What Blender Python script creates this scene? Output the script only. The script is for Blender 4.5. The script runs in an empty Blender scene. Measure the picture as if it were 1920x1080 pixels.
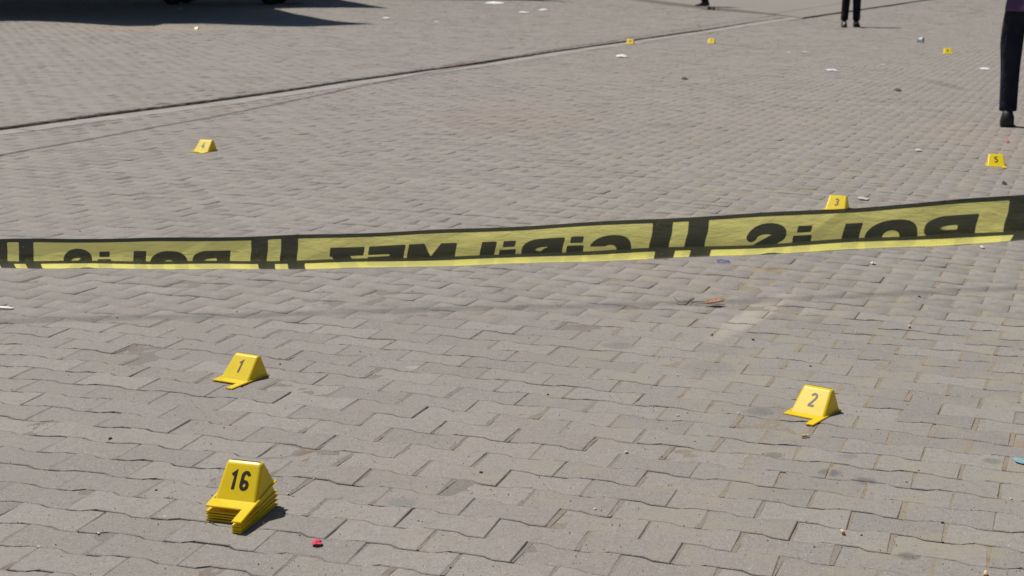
import bpy, bmesh, math, random
import numpy as np
from mathutils import Vector, Matrix, Quaternion
random.seed(7); RNG = np.random.default_rng(11)
scn = bpy.context.scene
COL = scn.collection

# ------------------------------------------------------------------ camera, sky, sun, exposure
FPX = 2800.0                       # focal length in pixels of the 1920 px wide photograph
TH = math.atan(630 / FPX)          # camera looks down by this much
HC = 1.394                         # camera height
cam_d = bpy.data.cameras.new('camera')
cam = bpy.data.objects.new('camera', cam_d); COL.objects.link(cam)
cam.location = (0, 0, HC); cam.rotation_euler = (math.pi / 2 - TH, 0, 0)
cam_d.sensor_width = 36; cam_d.lens = FPX / 1920 * 36
cam_d.clip_start = .05; cam_d.clip_end = 5000
cam_d.dof.use_dof = True; cam_d.dof.focus_distance = 3.5; cam_d.dof.aperture_fstop = 11
scn.camera = cam

SUN_EL, SUN_AZ = math.radians(62), math.radians(56)      # high sun, far left of the view
S = Vector((-math.cos(SUN_EL) * math.sin(SUN_AZ), math.cos(SUN_EL) * math.cos(SUN_AZ), math.sin(SUN_EL)))
w = bpy.data.worlds.new('World'); scn.world = w; w.use_nodes = True
nt = w.node_tree; nt.nodes.clear()
sky = nt.nodes.new('ShaderNodeTexSky'); sky.sky_type = 'NISHITA'; sky.sun_disc = False
sky.sun_elevation = SUN_EL; sky.sun_rotation = 2 * math.pi - SUN_AZ
bg = nt.nodes.new('ShaderNodeBackground'); bg.inputs['Strength'].default_value = .05
wo = nt.nodes.new('ShaderNodeOutputWorld')
nt.links.new(sky.outputs[0], bg.inputs[0]); nt.links.new(bg.outputs[0], wo.inputs[0])
sd = bpy.data.lights.new('sun', 'SUN'); sd.energy = 4.7; sd.angle = math.radians(.53); sd.color = (1, .945, .87)
so = bpy.data.objects.new('sun', sd); COL.objects.link(so)
so.rotation_mode = 'QUATERNION'; so.rotation_quaternion = S.to_track_quat('Z', 'Y'); so.location = (0, 0, 20)
scn.view_settings.view_transform = 'Standard'; scn.view_settings.look = 'None'
scn.view_settings.exposure = 0.0; scn.view_settings.gamma = 1.0; scn.view_settings.use_curve_mapping = False

# ------------------------------------------------------------------ helpers
def gp(px, py, z=0.0):
    """point of the plane at height z seen at photograph pixel (px, py)"""
    u = (px - 960) / FPX; v = (py - 540) / FPX
    d = Vector((u, math.cos(TH) - v * math.sin(TH), -math.sin(TH) - v * math.cos(TH)))
    return Vector((0, 0, HC)) + d * ((z - HC) / d.z)
def at_depth(px, py, D):
    u = (px - 960) / FPX; v = (py - 540) / FPX
    return Vector((u * D, (math.cos(TH) - v * math.sin(TH)) * D, HC + (-math.sin(TH) - v * math.cos(TH)) * D))
def tag(o, label=None, cat=None, group=None, kind=None):
    if label: o['label'] = label
    if cat: o['category'] = cat
    if group: o['group'] = group
    if kind: o['kind'] = kind
    return o
def empty(name, loc=(0, 0, 0), rz=0.0, parent=None):
    o = bpy.data.objects.new(name, None); COL.objects.link(o)
    o.location = loc; o.rotation_euler = (0, 0, rz); o.parent = parent
    o.empty_display_size = .05
    return o
def link(name, me, mat=None, parent=None):
    o = bpy.data.objects.new(name, me); COL.objects.link(o); o.parent = parent
    if mat is not None and not me.materials: me.materials.append(mat)
    return o
def pyd(name, verts, faces, mat=None, parent=None, smooth=False):
    me = bpy.data.meshes.new(name); me.from_pydata([tuple(v) for v in verts], [], faces); me.update()
    if smooth: me.polygons.foreach_set('use_smooth', [True] * len(me.polygons))
    return link(name, me, mat, parent)
def from_bm(name, bm, mat=None, parent=None, smooth=False):
    me = bpy.data.meshes.new(name); bm.normal_update(); bm.to_mesh(me); bm.free()
    if smooth: me.polygons.foreach_set('use_smooth', [True] * len(me.polygons))
    return link(name, me, mat, parent)
def bulk(name, V, loops, starts, totals, mat, parent=None, tone=None):
    """mesh from numpy arrays"""
    me = bpy.data.meshes.new(name)
    me.vertices.add(len(V)); me.vertices.foreach_set('co', np.asarray(V, np.float32).ravel())
    me.loops.add(len(loops)); me.loops.foreach_set('vertex_index', np.asarray(loops, np.int32))
    me.polygons.add(len(starts)); me.polygons.foreach_set('loop_start', np.asarray(starts, np.int32))
    me.polygons.foreach_set('loop_total', np.asarray(totals, np.int32))
    me.update(calc_edges=True)
    if tone is not None:
        a = me.attributes.new('tone', 'FLOAT', 'FACE'); a.data.foreach_set('value', np.asarray(tone, np.float32))
    me.validate()
    return link(name, me, mat, parent)
def tube(bm, pts, r, n=8, cap=True):
    pts = [Vector(p) for p in pts]; rings = []
    rr = r if isinstance(r, (list, tuple)) else [r] * len(pts)
    up = None
    for k, p in enumerate(pts):
        t = (pts[min(k + 1, len(pts) - 1)] - pts[max(k - 1, 0)]).normalized()
        if up is None: up = t.orthogonal().normalized()
        up = (up - t * up.dot(t)).normalized(); b = t.cross(up)
        rings.append([bm.verts.new(p + (up * math.cos(a) + b * math.sin(a)) * rr[k]) for a in [2 * math.pi * i / n for i in range(n)]])
    for A, B in zip(rings, rings[1:]):
        for i in range(n): bm.faces.new((A[i], A[(i + 1) % n], B[(i + 1) % n], B[i]))
    if cap: bm.faces.new(rings[0][::-1]); bm.faces.new(rings[-1])
def box(bm, x0, x1, y0, y1, z0, z1):
    v = [bm.verts.new((x, y, z)) for z in (z0, z1) for y in (y0, y1) for x in (x0, x1)]
    for f in ((0, 2, 3, 1), (4, 5, 7, 6), (0, 1, 5, 4), (2, 6, 7, 3), (0, 4, 6, 2), (1, 3, 7, 5)): bm.faces.new([v[i] for i in f])
    return v

class NT:
    """tiny node-graph writer"""
    def __init__(s, name):
        s.m = bpy.data.materials.new(name); s.m.use_nodes = True; s.t = s.m.node_tree; s.t.nodes.clear()
        s.out = s.n('ShaderNodeOutputMaterial')
    def n(s, ty, **kw):
        x = s.t.nodes.new(ty)
        for k, v in kw.items(): setattr(x, k, v)
        return x
    def set(s, sock, v):
        if isinstance(v, bpy.types.NodeSocket): s.t.links.new(v, sock)
        elif v is not None: sock.default_value = v
    def math(s, op, a, b=None, c=None, clamp=False):
        x = s.n('ShaderNodeMath', operation=op, use_clamp=clamp); s.set(x.inputs[0], a); s.set(x.inputs[1], b)
        if c is not None: s.set(x.inputs[2], c)
        return x.outputs[0]
    def mix(s, f, a, b, bt='MIX'):
        x = s.n('ShaderNodeMix', data_type='RGBA', blend_type=bt, clamp_factor=True)
        s.set(x.inputs[0], f); s.set(x.inputs[6], a if not isinstance(a, tuple) else (*a, 1)[:4]); s.set(x.inputs[7], b if not isinstance(b, tuple) else (*b, 1)[:4])
        return x.outputs[2]
    def noise(s, vec, scale, detail=3, rough=.55):
        x = s.n('ShaderNodeTexNoise'); s.set(x.inputs['Vector'], vec); x.inputs['Scale'].default_value = scale
        x.inputs['Detail'].default_value = detail; x.inputs['Roughness'].default_value = rough; return x.outputs[0]
    def ramp(s, v, a, b, x0=0.0, x1=1.0):
        x = s.n('ShaderNodeMapRange'); x.interpolation_type = 'SMOOTHSTEP'
        s.set(x.inputs[0], v); x.inputs[1].default_value = a; x.inputs[2].default_value = b; x.inputs[3].default_value = x0; x.inputs[4].default_value = x1
        return x.outputs[0]
    def pos(s): return s.n('ShaderNodeNewGeometry').outputs['Position']
    def bsdf(s, col, rough=.6, spec=.5, bump=None, bstr=.3, bdist=.002):
        p = s.n('ShaderNodeBsdfPrincipled'); s.set(p.inputs['Base Color'], (*col, 1) if isinstance(col, tuple) else col)
        s.set(p.inputs['Roughness'], rough); p.inputs['Specular IOR Level'].default_value = spec
        if bump is not None:
            b = s.n('ShaderNodeBump'); b.inputs['Strength'].default_value = bstr; b.inputs['Distance'].default_value = bdist
            s.set(b.inputs['Height'], bump); s.t.links.new(b.outputs[0], p.inputs['Normal'])
        return p
    def done(s, sh): s.t.links.new(sh if isinstance(sh, bpy.types.NodeSocket) else sh.outputs[0], s.out.inputs[0]); return s.m

def simple(name, col, rough=.6, spec=.4, var=.12, scale=60):
    g = NT(name); nz = g.noise(g.n('ShaderNodeTexCoord').outputs['Object'], scale, 4)
    c = g.mix(g.ramp(nz, .3, .7), tuple(x * (1 - var) for x in col), tuple(min(1, x * (1 + var)) for x in col))
    return g.done(g.bsdf(c, rough, spec))

# ------------------------------------------------------------------ paving materials
# soiling with shapes of its own, at places on the ground: centre, radii, turn, colour, strength
STAINS = []
def stain(px, py, wpx, hpx, col, k, turn=0.0):
    c = gp(px, py); sc = (py + 90) / HC; sy = (py + 90) ** 2 / (HC * FPX)
    STAINS.append((c.x, c.y, wpx / sc / 2, hpx / sy / 2, col, k, turn))
dk = (.085, .08, .078); pale = (.50, .45, .38)
stain(1557, 886, 46, 18, dk, .62); stain(1623, 902, 46, 16, dk, .55); stain(1452, 853, 40, 14, dk, .5); stain(1702, 1040, 48, 18, dk, .6)
stain(1860, 866, 40, 14, dk, .4); stain(1590, 856, 44, 12, dk, .3); stain(755, 947, 70, 22, (.14, .16, .15), .45)
stain(1425, 772, 60, 18, dk, .35); stain(1160, 648, 70, 16, dk, .35)
qa, qb = gp(1486, 544), gp(1338, 640); KS = (qa.x - qb.x) / (qa.y - qb.y)
c_ = (1408 + 90) / HC; stain(1410, 590, 74, 108, pale, .33, -KS * ((1410 * 0 + 108) / ((590 + 90) ** 2 / (HC * FPX)) / 2) / (74 / ((590 + 90) / HC) / 2))
stain(1350, 600, 90, 20, pale, .14); stain(1480, 556, 90, 22, pale, .16)
stain(775, 687.5, 34, 8, (.36, .34, .31), .6); stain(1500, 770, 190, 40, dk, .18); stain(1330, 690, 120, 40, dk, .16)
stain(1775, 160, 40, 26, dk, .35); stain(1250, 235, 120, 14, dk, .22)
stain(950, 225, 420, 60, (.27, .21, .18), .4); stain(270, 57, 420, 12, (.34, .26, .19), .5)
stain(1850, 260, 220, 90, (.31, .25, .21), .35)
def paver_material(name, single):
    g = NT(name); P = g.pos(); sep = g.n('ShaderNodeSeparateXYZ'); g.set(sep.inputs[0], P)
    X, Y = sep.outputs[0], sep.outputs[1]
    if single: tone = g.n('ShaderNodeObjectInfo').outputs['Random']
    else:
        a = g.n('ShaderNodeAttribute'); a.attribute_name = 'tone'; tone = a.outputs['Fac']
    col = g.mix(tone, (.224, .208, .192), (.280, .262, .242))
    big = g.noise(P, .45, 3); col = g.mix(g.ramp(big, .35, .65), col, g.mix(.5, col, (.272, .236, .216)))
    mid = g.noise(P, 3.2, 4, .6)
    col = g.mix(g.math('MULTIPLY', g.ramp(mid, .45, .75), .35), col, (.212, .203, .178))
    gr = g.noise(P, 42, 5, .7); col = g.mix(g.math('MULTIPLY', g.ramp(gr, .42, .66), .32), col, (.165, .153, .140))
    sp = g.noise(P, 140, 3, .65)
    col = g.mix(g.ramp(sp, .54, .70, 0, .62), col, (.15, .138, .128))
    sp2 = g.noise(P, 210, 2, .6)
    col = g.mix(g.ramp(sp2, .57, .72, 0, .62), col, (.46, .44, .41))
    # sandy film, stronger on the right
    sand = g.math('MULTIPLY', g.ramp(g.noise(P, 5.5, 4, .6), .46, .68), g.ramp(X, -.7, .9, .15, .55))
    col = g.mix(sand, col, (.285, .255, .19))
    wob = g.math('MULTIPLY', g.math('SUBTRACT', g.noise(P, 26, 5, .75), .5), 1.7)
    for (cx, cy, rx, ry, c, k, tn) in STAINS:
        dx = g.math('SUBTRACT', X, cx); dy = g.math('SUBTRACT', Y, cy)
        if tn: dx = g.math('MULTIPLY_ADD', dy, tn * rx / ry, dx)
        d = g.math('ADD', g.math('POWER', g.math('DIVIDE', g.math('ABSOLUTE', dx), rx), 2), g.math('POWER', g.math('DIVIDE', g.math('ABSOLUTE', dy), ry), 2))
        f = g.ramp(g.math('ADD', d, wob), .05, 1.25, k, 0)
        col = g.mix(f, col, c)
    h = g.math('ADD', g.math('MULTIPLY', g.noise(P, 90, 4, .65), .7), g.math('MULTIPLY', sp, .6))
    return g.done(g.bsdf(col, .86, .25, h, .55, .0035))
M_PAV = paver_material('paver_concrete', True); M_PAVS = paver_material('paver_concrete_field', False)
def bed_material():
    g = NT('joint_sand'); P = g.pos(); sep = g.n('ShaderNodeSeparateXYZ'); g.set(sep.inputs[0], P)
    f = g.math('ADD', g.ramp(sep.outputs[0], -.6, 1.1, -.25, .6), g.math('MULTIPLY', g.math('SUBTRACT', g.noise(P, 2.2, 4), .5), 1.6), clamp=True)
    col = g.mix(f, (.225, .207, .19), (.33, .27, .185))
    col = g.mix(g.ramp(g.noise(P, 260, 2), .4, .7, 0, .7), col, (.13, .11, .09))
    col = g.mix(g.ramp(g.noise(P, 9, 3), .55, .7, 0, .6), col, (.20, .12, .075))
    return g.done(g.bsdf(col, .95, .1, g.noise(P, 220, 3), .6, .003))
M_BED = bed_material()
M_STEP = simple('raised_edge_earth', (.19, .145, .12), .95, .1, .5, 9)
M_KERB = simple('kerb_concrete', (.295, .274, .25), .9, .2, .12, 5)
def ground_material():
    g = NT('far_paving'); P = g.pos(); col = g.mix(g.ramp(g.noise(P, .4, 4), .3, .7), (.232, .216, .200), (.262, .242, .222))
    col = g.mix(g.ramp(g.noise(P, 6, 5), .4, .7, 0, .5), col, (.22, .205, .19))
    return g.done(g.bsdf(col, .9, .2))
# ------------------------------------------------------------------ the pavement: wavy interlocking pavers in running bond
CX = (1.17064, .211258, .0420323, -1.03189e-3, -6.73444e-4, -2.16789e-5)
CY = (3.42125, -.0776013, .107929, -2.93733e-4, -6.92829e-4, -9.23358e-5)
def lat(i, j):
    ic = np.clip(i, -17, 3); jc = np.clip(j, -9, 30); di = i - ic; dj = j - jc
    r = []
    for c in (CX, CY):
        q = c[3] * (ic * ic + 2 * ic * di) + c[4] * (ic * jc + jc * di + ic * dj) + c[5] * (jc * jc + 2 * jc * dj)
        r.append(c[0] + c[1] * i + c[2] * j + q)
    return r[0], r[1]
def und(x, y):        # gentle settling of the paving
    return .0030 * np.sin(1.7 * x + .6 * y + .4) + .0025 * np.sin(.9 * x - 1.35 * y) + .0018 * np.sin(3.1 * x + 2.3 * y + 1.1)
# the edge where the raised plaza meets the street
EDGE = [gp(*q) for q in ((-420, 296), (-200, 270), (0, 245), (240, 212), (480, 180.5), (960, 110.5), (1440, 40), (1600, 17), (1740, -3))]
EX = np.array([e.x for e in EDGE]); EY = np.array([e.y for e in EDGE])
EX = np.r_[EX[0] - (EX[1] - EX[0]) * 4, EX, EX[-1] + (EX[-1] - EX[-2]) * 6]; EY = np.r_[EY[0] - (EY[1] - EY[0]) * 4, EY, EY[-1] + (EY[-1] - EY[-2]) * 6]
def edge_d(x, y): return (x - np.interp(y, EY, EX)) * .9        # > 0 on the street side
STEP = .025; KERBW = .26
pavement = empty('pavement'); tag(pavement, kind='structure')
plaza = empty('plaza'); tag(plaza, kind='structure')
ground = pyd('ground', [(-1500, -400, -.05), (1500, -400, -.05), (1500, 3000, -.05), (-1500, 3000, -.05)], [(0, 1, 2, 3)], ground_material())
tag(ground, kind='structure')

WOB = .065
S12 = [-.5, -.31, -.19, .19, .31, .5]; H12 = [1, 1, -1, -1, 1, 1]
OUT = [(s, -(.5 + WOB * h)) for s, h in zip(S12, H12)] + [(s, .5 + WOB * h) for s, h in zip(S12[::-1], H12[::-1])]
OUT = np.array(OUT)
jj = np.arange(-12, 420); I, J = np.meshgrid(np.arange(-190, 150), jj, indexing='ij')
IE = (I + .5 * (J % 2)).ravel().astype(float); JE = J.ravel().astype(float)
cx, cy = lat(IE, JE)
near = (cy > 2.2) & (cy < 53) & (np.abs(cx) < .345 * cy + np.clip(2.2 - .02 * cy, .9, 3))
IE, JE, cx, cy = IE[near], JE[near], cx[near], cy[near]
N = len(IE)
r_tone = RNG.random(N); r_z = RNG.normal(0, .0008, N); r_tx = RNG.normal(0, .0012, N); r_ty = RNG.normal(0, .0008, N)
r_s = RNG.normal(0, .006, N); r_t = RNG.normal(0, .012, N)
gap_s = np.interp(cx, [-1.2, .2, 1.2], [.0026, .0040, .0066]) * RNG.uniform(.7, 1.3, N)
gap_t = np.interp(cx, [-1.2, .2, 1.2], [.0018, .0024, .0034]) * RNG.uniform(.8, 1.2, N)
fark = np.interp(cy, [6, 11, 20], [1, .6, .25]); gap_s *= fark; gap_t *= fark
d_c = edge_d(cx, cy)
L0, W0 = .225, .116
def ring(k, inset, z):
    """world positions (n,12,3) of an outline ring inset by metres"""
    n = len(k)
    s = OUT[None, :, 0] * (1 - (gap_s[k][:, None] + 2 * inset) / L0)
    t = np.sign(OUT[None, :, 1]) * (np.abs(OUT[None, :, 1]) - (gap_t[k][:, None] / 2 + inset) / W0)
    x, y = lat(IE[k][:, None] + s + r_s[k][:, None], JE[k][:, None] + t + r_t[k][:, None])
    zz = und(x, y) + r_z[k][:, None] + r_tx[k][:, None] * s * 2 + r_ty[k][:, None] * t * 2 + z
    return np.stack([x, y, np.broadcast_to(zz, x.shape)], -1)
def solid(rings):
    """joined prisms from stacked rings; rings[0] is the top"""
    n, K = rings[0].shape[:2]; R = len(rings)
    V = np.concatenate(rings, 1).reshape(-1, 3); base = (np.arange(n) * K * R)[:, None]
    top = np.arange(K)[None] + base
    parts = [top.ravel()]; tot = [np.full(n, K)]
    q = []
    for r in range(R - 1):
        a = r * K + np.arange(K); b = r * K + (np.arange(K) + 1) % K
        q.append(np.stack([a, a + K, b + K, b], 1))
    q = np.concatenate(q)[None] + base[:, :, None]
    loops = np.concatenate([top.ravel(), q.ravel()])
    totals = np.concatenate([np.full(n, K), np.full(n * (R - 1) * K, 4)])
    starts = np.concatenate([[0], np.cumsum(totals)[:-1]])
    return V, loops, starts, totals, n, (R - 1) * K
def field(name, k, parent, dz=0.0, lod=2):
    if len(k) == 0: return
    if lod == 2: fk = np.interp(cy[k].mean(), [6, 18], [1, .5]); rg = [ring(k, .0024 * fk, dz), ring(k, 0, dz - .0020 * fk), ring(k, 0, dz - .035)]
    else: rg = [ring(k, 0, dz), ring(k, 0, dz - .03)]
    V, lo, st, tt, n, m = solid(rg)
    tone = np.concatenate([r_tone[k], np.repeat(r_tone[k], m)])
    o = bulk(name, V, lo, st, tt, M_PAVS, parent, tone); tag(o, kind='stuff'); return o
allr = ring(np.arange(N), 0, 0); dd = edge_d(allr[:, :, 0], allr[:, :, 1])
inside_st = dd.min(1) > KERBW + .003; inside_pl = dd.max(1) < -.012
cross_st = (~inside_st) & (dd.max(1) > KERBW + .02); cross_pl = (~inside_pl) & (dd.min(1) < -.03)
# the 300 that show largest are objects
fw = cy * math.cos(TH) + HC * math.sin(TH); upc = cy * math.sin(TH) - HC * math.cos(TH)
sx = 960 + FPX * cx / fw; sy = 540 - FPX * upc / fw
vis = inside_st & (sx > -60) & (sx < 1980) & (sy < 1095) & (sy > 0)
order = np.where(vis)[0]; order = order[np.argsort(-sy[order])]
single = order[:300]; issingle = np.zeros(N, bool); issingle[single] = True
shapes = []
for q in range(8):
    gs, gt = RNG.uniform(.0035, .006), RNG.uniform(.0024, .0040)
    jit = RNG.normal(0, .0012, (12, 2))
    o2 = OUT * [L0, W0]
    def rg(inset, z):
        p = o2 + jit; p = p - np.sign(p) * [gs / 2 + inset, gt / 2 + inset]
        return np.c_[p, np.full(12, z)][None]
    V, lo, st, tt, n, m = solid([rg(.0026, 0), rg(.0005, -.0018), rg(0, -.005), rg(0, -.05)])
    me = bpy.data.meshes.new('paver'); me.from_pydata(V.tolist(), [], [lo[a:a + b].tolist() for a, b in zip(st, tt)]); me.update()
    me.materials.append(M_PAV); shapes.append(me)
for k in single:
    x0, y0 = lat(IE[k] - .5, JE[k]); x1, y1 = lat(IE[k] + .5, JE[k]); x2, y2 = lat(IE[k], JE[k] - .5); x3, y3 = lat(IE[k], JE[k] + .5)
    e1 = Vector((x1 - x0, y1 - y0)); e2 = Vector((x3 - x2, y3 - y2)); an = math.atan2(e1.y, e1.x)
    o = bpy.data.objects.new('paver', shapes[int(RNG.integers(8))]); COL.objects.link(o); o.parent = pavement
    nrm = Vector((-math.sin(an), math.cos(an)))
    o.location = (cx[k] + r_s[k] * L0 * math.cos(an), cy[k] + r_t[k] * W0, float(und(cx[k], cy[k])) + r_z[k])
    o.rotation_euler = (r_ty[k] * 6, -r_tx[k] * 4, an + RNG.normal(0, .003))
    wide = np.interp(cx[k], [-1.2, .2, 1.2], [1.004, .998, .988])
    o.scale = (e1.length / L0 * wide, abs(e2.dot(nrm)) / W0 * np.interp(cx[k], [-1.2, 1.2], [1.004, .997]), 1)
idx = np.where(inside_st & ~issingle)[0]
def bands(idx, parent, dz):
    for a, b in ((0, 7), (7, 10), (10, 13.5), (13.5, 18), (18, 60)): field('paver_field', idx[(cy[idx] >= a) & (cy[idx] < b)], parent, dz, 2)
bands(idx, pavement, 0)
idx = np.where(inside_pl)[0]
bands(idx, plaza, STEP)
def clipped(name, ks, keep, parent, dz):
    V, F, T = [], [], []
    for k in ks:
        p = allr[k]; d = keep(dd[k]); out = []
        for a in range(12):
            b = (a + 1) % 12
            if d[a] > 0: out.append(p[a])
            if (d[a] > 0) != (d[b] > 0): out.append(p[a] + (p[b] - p[a]) * (d[a] / (d[a] - d[b])))
        if len(out) < 3: continue
        n0 = len(V); m = len(out)
        for q in out: V.append((q[0], q[1], q[2] + dz))
        for q in out: V.append((q[0], q[1], q[2] + dz - .03))
        F.append(list(range(n0, n0 + m))); T.append(r_tone[k])
        for a in range(m): F.append([n0 + a, n0 + m + a, n0 + m + (a + 1) % m, n0 + (a + 1) % m]); T.append(r_tone[k])
    lo = [i for f in F for i in f]; tt = [len(f) for f in F]; st = np.r_[0, np.cumsum(tt)[:-1]]
    tag(bulk(name, np.array(V), lo, st, tt, M_PAVS, parent, T), kind='stuff')
clipped('cut_paver_field', np.where(cross_st)[0], lambda d: d - KERBW - .003, pavement, 0)
jag = RNG.uniform(.004, .022, N)
clipped('cut_paver_field', np.where(cross_pl)[0], lambda d: -d - .008, plaza, STEP)
# bedding sand between the stones, uneven so that the joints show only here and there
def bed(name, x0, x1, y0, y1, st, z0, amp, parent, side=None):
    xs = np.arange(x0, x1 + st / 2, st); ys = np.arange(y0, y1 + st / 2, st); Xg, Yg = np.meshgrid(xs, ys)
    z = z0 + und(Xg, Yg)
    if amp:
        low = np.kron(RNG.normal(0, 1, (len(ys) // 3 + 1, len(xs) // 3 + 1)), np.ones((3, 3)))[:len(ys), :len(xs)]
        z = z - amp * (np.abs(np.clip(low, -2.2, 2.2)) ** 1.5 * .5 + np.abs(RNG.normal(0, .35, z.shape)))
    z = np.minimum(z, und(Xg, Yg) + z0 * 0 - .0014 + (STEP if side == 'plaza' else 0))
    V = np.stack([Xg, Yg, z], -1).reshape(-1, 3); nx, ny = len(xs), len(ys)
    a = (np.arange(ny - 1)[:, None] * nx + np.arange(nx - 1)[None]).ravel()
    f = np.stack([a, a + 1, a + nx + 1, a + nx], 1); c = V[f].mean(1); dc = edge_d(c[:, 0], c[:, 1])
    if side == 'street': f = f[dc > -.3]
    elif side == 'plaza': f = f[dc < -st * .8]
    o = bulk(name, V, f.ravel(), np.arange(len(f)) * 4, np.full(len(f), 4), M_BED, parent)
    o.data.polygons.foreach_set('use_smooth', [True] * len(o.data.polygons)); return o
bed('joint_sand', -3.9, 4.0, 2.0, 9.8, .026, -.0013, .0021, pavement)
bed('joint_sand', -16, 24, 9.8, 60, .25, -.0026, 0, pavement, 'street')
bed('joint_sand', -26, 14, 6, 60, .12, STEP - .0024, 0, plaza, 'plaza')
# sand swept into the butt joints, nearly flush with the stones
kk = np.where(inside_st & (cy < 15) & (RNG.random(N) < .8))[0]; tt_ = np.linspace(-.53, .53, 6); sv = []
zs = -np.clip(np.abs(RNG.normal(.0007, .0007, (len(kk), 6, 1))), .0005, .0026)
for sgn in (-1, 1):
    x_, y_ = lat(IE[kk][:, None] + .5 + sgn * .0085 / .225 + r_s[kk][:, None] * 0 + tt_[None] * 0, JE[kk][:, None] + tt_[None]); sv.append(np.stack([x_, y_, und(x_, y_)], -1))
Vj = np.stack(sv, 2); Vj[..., 2] += zs; m6 = np.arange(len(kk))[:, None] * 12; q6 = np.arange(5)[None] * 2 + m6
fj = np.stack([q6, q6 + 1, q6 + 3, q6 + 2], -1).reshape(-1, 4)
tag(bulk('joint_sand', Vj.reshape(-1, 3), fj.ravel(), np.arange(len(fj)) * 4, np.full(len(fj), 4), M_BED, pavement), kind='stuff')
# rough vertical edge of the raised plaza
sy_ = np.arange(6.0, 62, .07); V, F = [], []
for q, y in enumerate(sy_):
    x = float(np.interp(y, EY, EX)); jx = -.006 + random.uniform(-.008, .004)
    V += [(x + jx - .2, y, STEP - .004), (x + jx, y, STEP - .004 + random.uniform(-.003, .001)), (x + jx + random.uniform(.002, .012), y, STEP * .4), (x + jx + .01, y, -.03)]
    if q:
        b = 4 * q
        for e in range(3): F.append((b - 4 + e, b - 4 + e + 1, b + e + 1, b + e))
pyd('plaza_edge', V, F, M_STEP, plaza)
# flush concrete kerb at the foot of the step
kerb = empty('kerb'); tag(kerb, kind='structure')
alen = np.r_[0, np.cumsum(np.hypot(np.diff(EX), np.diff(EY)))]
def along(s): return Vector((float(np.interp(s, alen, EX)), float(np.interp(s, alen, EY)), 0))
s0 = float(np.interp(8.0, EY, alen)); s1 = float(np.interp(58.0, EY, alen)); s = s0
while s < s1:
    A, B = along(s + .004), along(s + .796); t = (B - A).normalized(); nr = Vector((t.y, -t.x, 0))
    bm = bmesh.new(); z = .003 + random.uniform(-.002, .002)
    a0, a1 = A + nr * .012, A + nr * KERBW; b0, b1 = B + nr * .012, B + nr * KERBW
    rz_ = lambda p, inner: (.023 if inner else 0) * min(1, max(0, (p.y - 27) / 6)); top = [bm.verts.new((p.x, p.y, z + float(und(p.x, p.y)) + rz_(p, q_))) for p, q_ in ((a0, 1), (a1, 0), (b1, 0), (b0, 1))]; bot = [bm.verts.new((p.x, p.y, -.05)) for p in (a0, a1, b1, b0)]
    bm.faces.new(top)
    for q in range(4): bm.faces.new((top[q], bot[q], bot[(q + 1) % 4], top[(q + 1) % 4]))
    from_bm('kerb_stone', bm, M_KERB, kerb); s += .8

# low raised walkway beyond the plaza; its curved face is the dark line at the top
wk = [(1040, -16, .10), (1110, -9, .10), (1180, 0, .095), (1225, 6.2, .09), (1270, 12, .085), (1310, 16.3, .08), (1350, 20, .07), (1395, 24, .058), (1440, 27.8, .045), (1480, 31.3, .025), (1505, 33.2, .004)]
V, F = [], []
for q, (x_, y_, h_) in enumerate(wk):
    g_ = gp(x_, y_, STEP); V += [(g_.x, g_.y, STEP - .02), (g_.x + .005, g_.y + .01, STEP + h_)]
    if q: F.append((2 * q - 2, 2 * q, 2 * q + 1, 2 * q - 1))
nb = len(V); b0, b1 = V[1], V[-1]
back = [(b1[0] + 7.5, b1[1] + 15.5, STEP + .003), (b0[0] + 14, b0[1] + 16, STEP + .06), (b0[0] - 2, b0[1] + 14, STEP + .10)]
V += back; F.append([2 * q + 1 for q in range(len(wk))] + [nb, nb + 1, nb + 2])
M_FAR = ground.data.materials[0]
wo_ = pyd('raised_walkway', V, F, M_PAVS); tag(wo_, kind='structure')
bmx = bmesh.new(); bmx.from_mesh(wo_.data); bmesh.ops.triangulate(bmx, faces=[f for f in bmx.faces if len(f.verts) > 4]); bmesh.ops.recalc_face_normals(bmx, faces=bmx.faces); bmx.to_mesh(wo_.data); bmx.free()

# ------------------------------------------------------------------ invented shadow casters: cables, canopies (all unseen, above the frame)
def lift(px, py, z):
    g = gp(px, py); return g + S * (z / S.z)
M_CABLE = simple('cable_rubber', (.02, .02, .022), .6, .3)
def cable(label, pts, r, n=40):  # added cable: its path is the wanted shadow line raised towards the sun
    P = [lift(*p) for p in pts]; Q = []
    for a in range(n + 1):                                       # Catmull-Rom through the lifted points
        u = a / n * (len(P) - 1); i = min(int(u), len(P) - 2); f = u - i
        p0, p1, p2, p3 = P[max(i - 1, 0)], P[i], P[i + 1], P[min(i + 2, len(P) - 1)]
        Q.append(.5 * ((2 * p1) + (p2 - p0) * f + (2 * p0 - 5 * p1 + 4 * p2 - p3) * f * f + (3 * p1 - p0 - 3 * p2 + p3) * f ** 3))
    bm = bmesh.new(); tube(bm, Q, r, 8); o = from_bm('added_cable', bm, M_CABLE, None, True)
    tag(o, label, 'cable', 'unseen cables added for their shadows'); return o
cable('thin unseen cable added for the soft shadow beside the kerb line', [(-900, 462, 5.6), (-500, 388, 5.3), (0, 293, 5.0), (370, 224, 4.8), (740, 150, 4.8), (930, 115, 5.0), (1250, 63, 5.4), (1600, 8, 6)], .016)
cable('unseen cable added for the faint shadow across the paving below the tape', [(-700, 640, 10), (0, 605, 9.2), (480, 590, 9), (1000, 574, 9), (1500, 558, 9.2), (1920, 541, 9.6), (2600, 505, 10.5)], .0105)
M_CANVAS = simple('canopy_canvas', (.03, .032, .036), .9, .1)
M_STEEL = simple('painted_steel', (.09, .09, .095), .5, .4)
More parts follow.
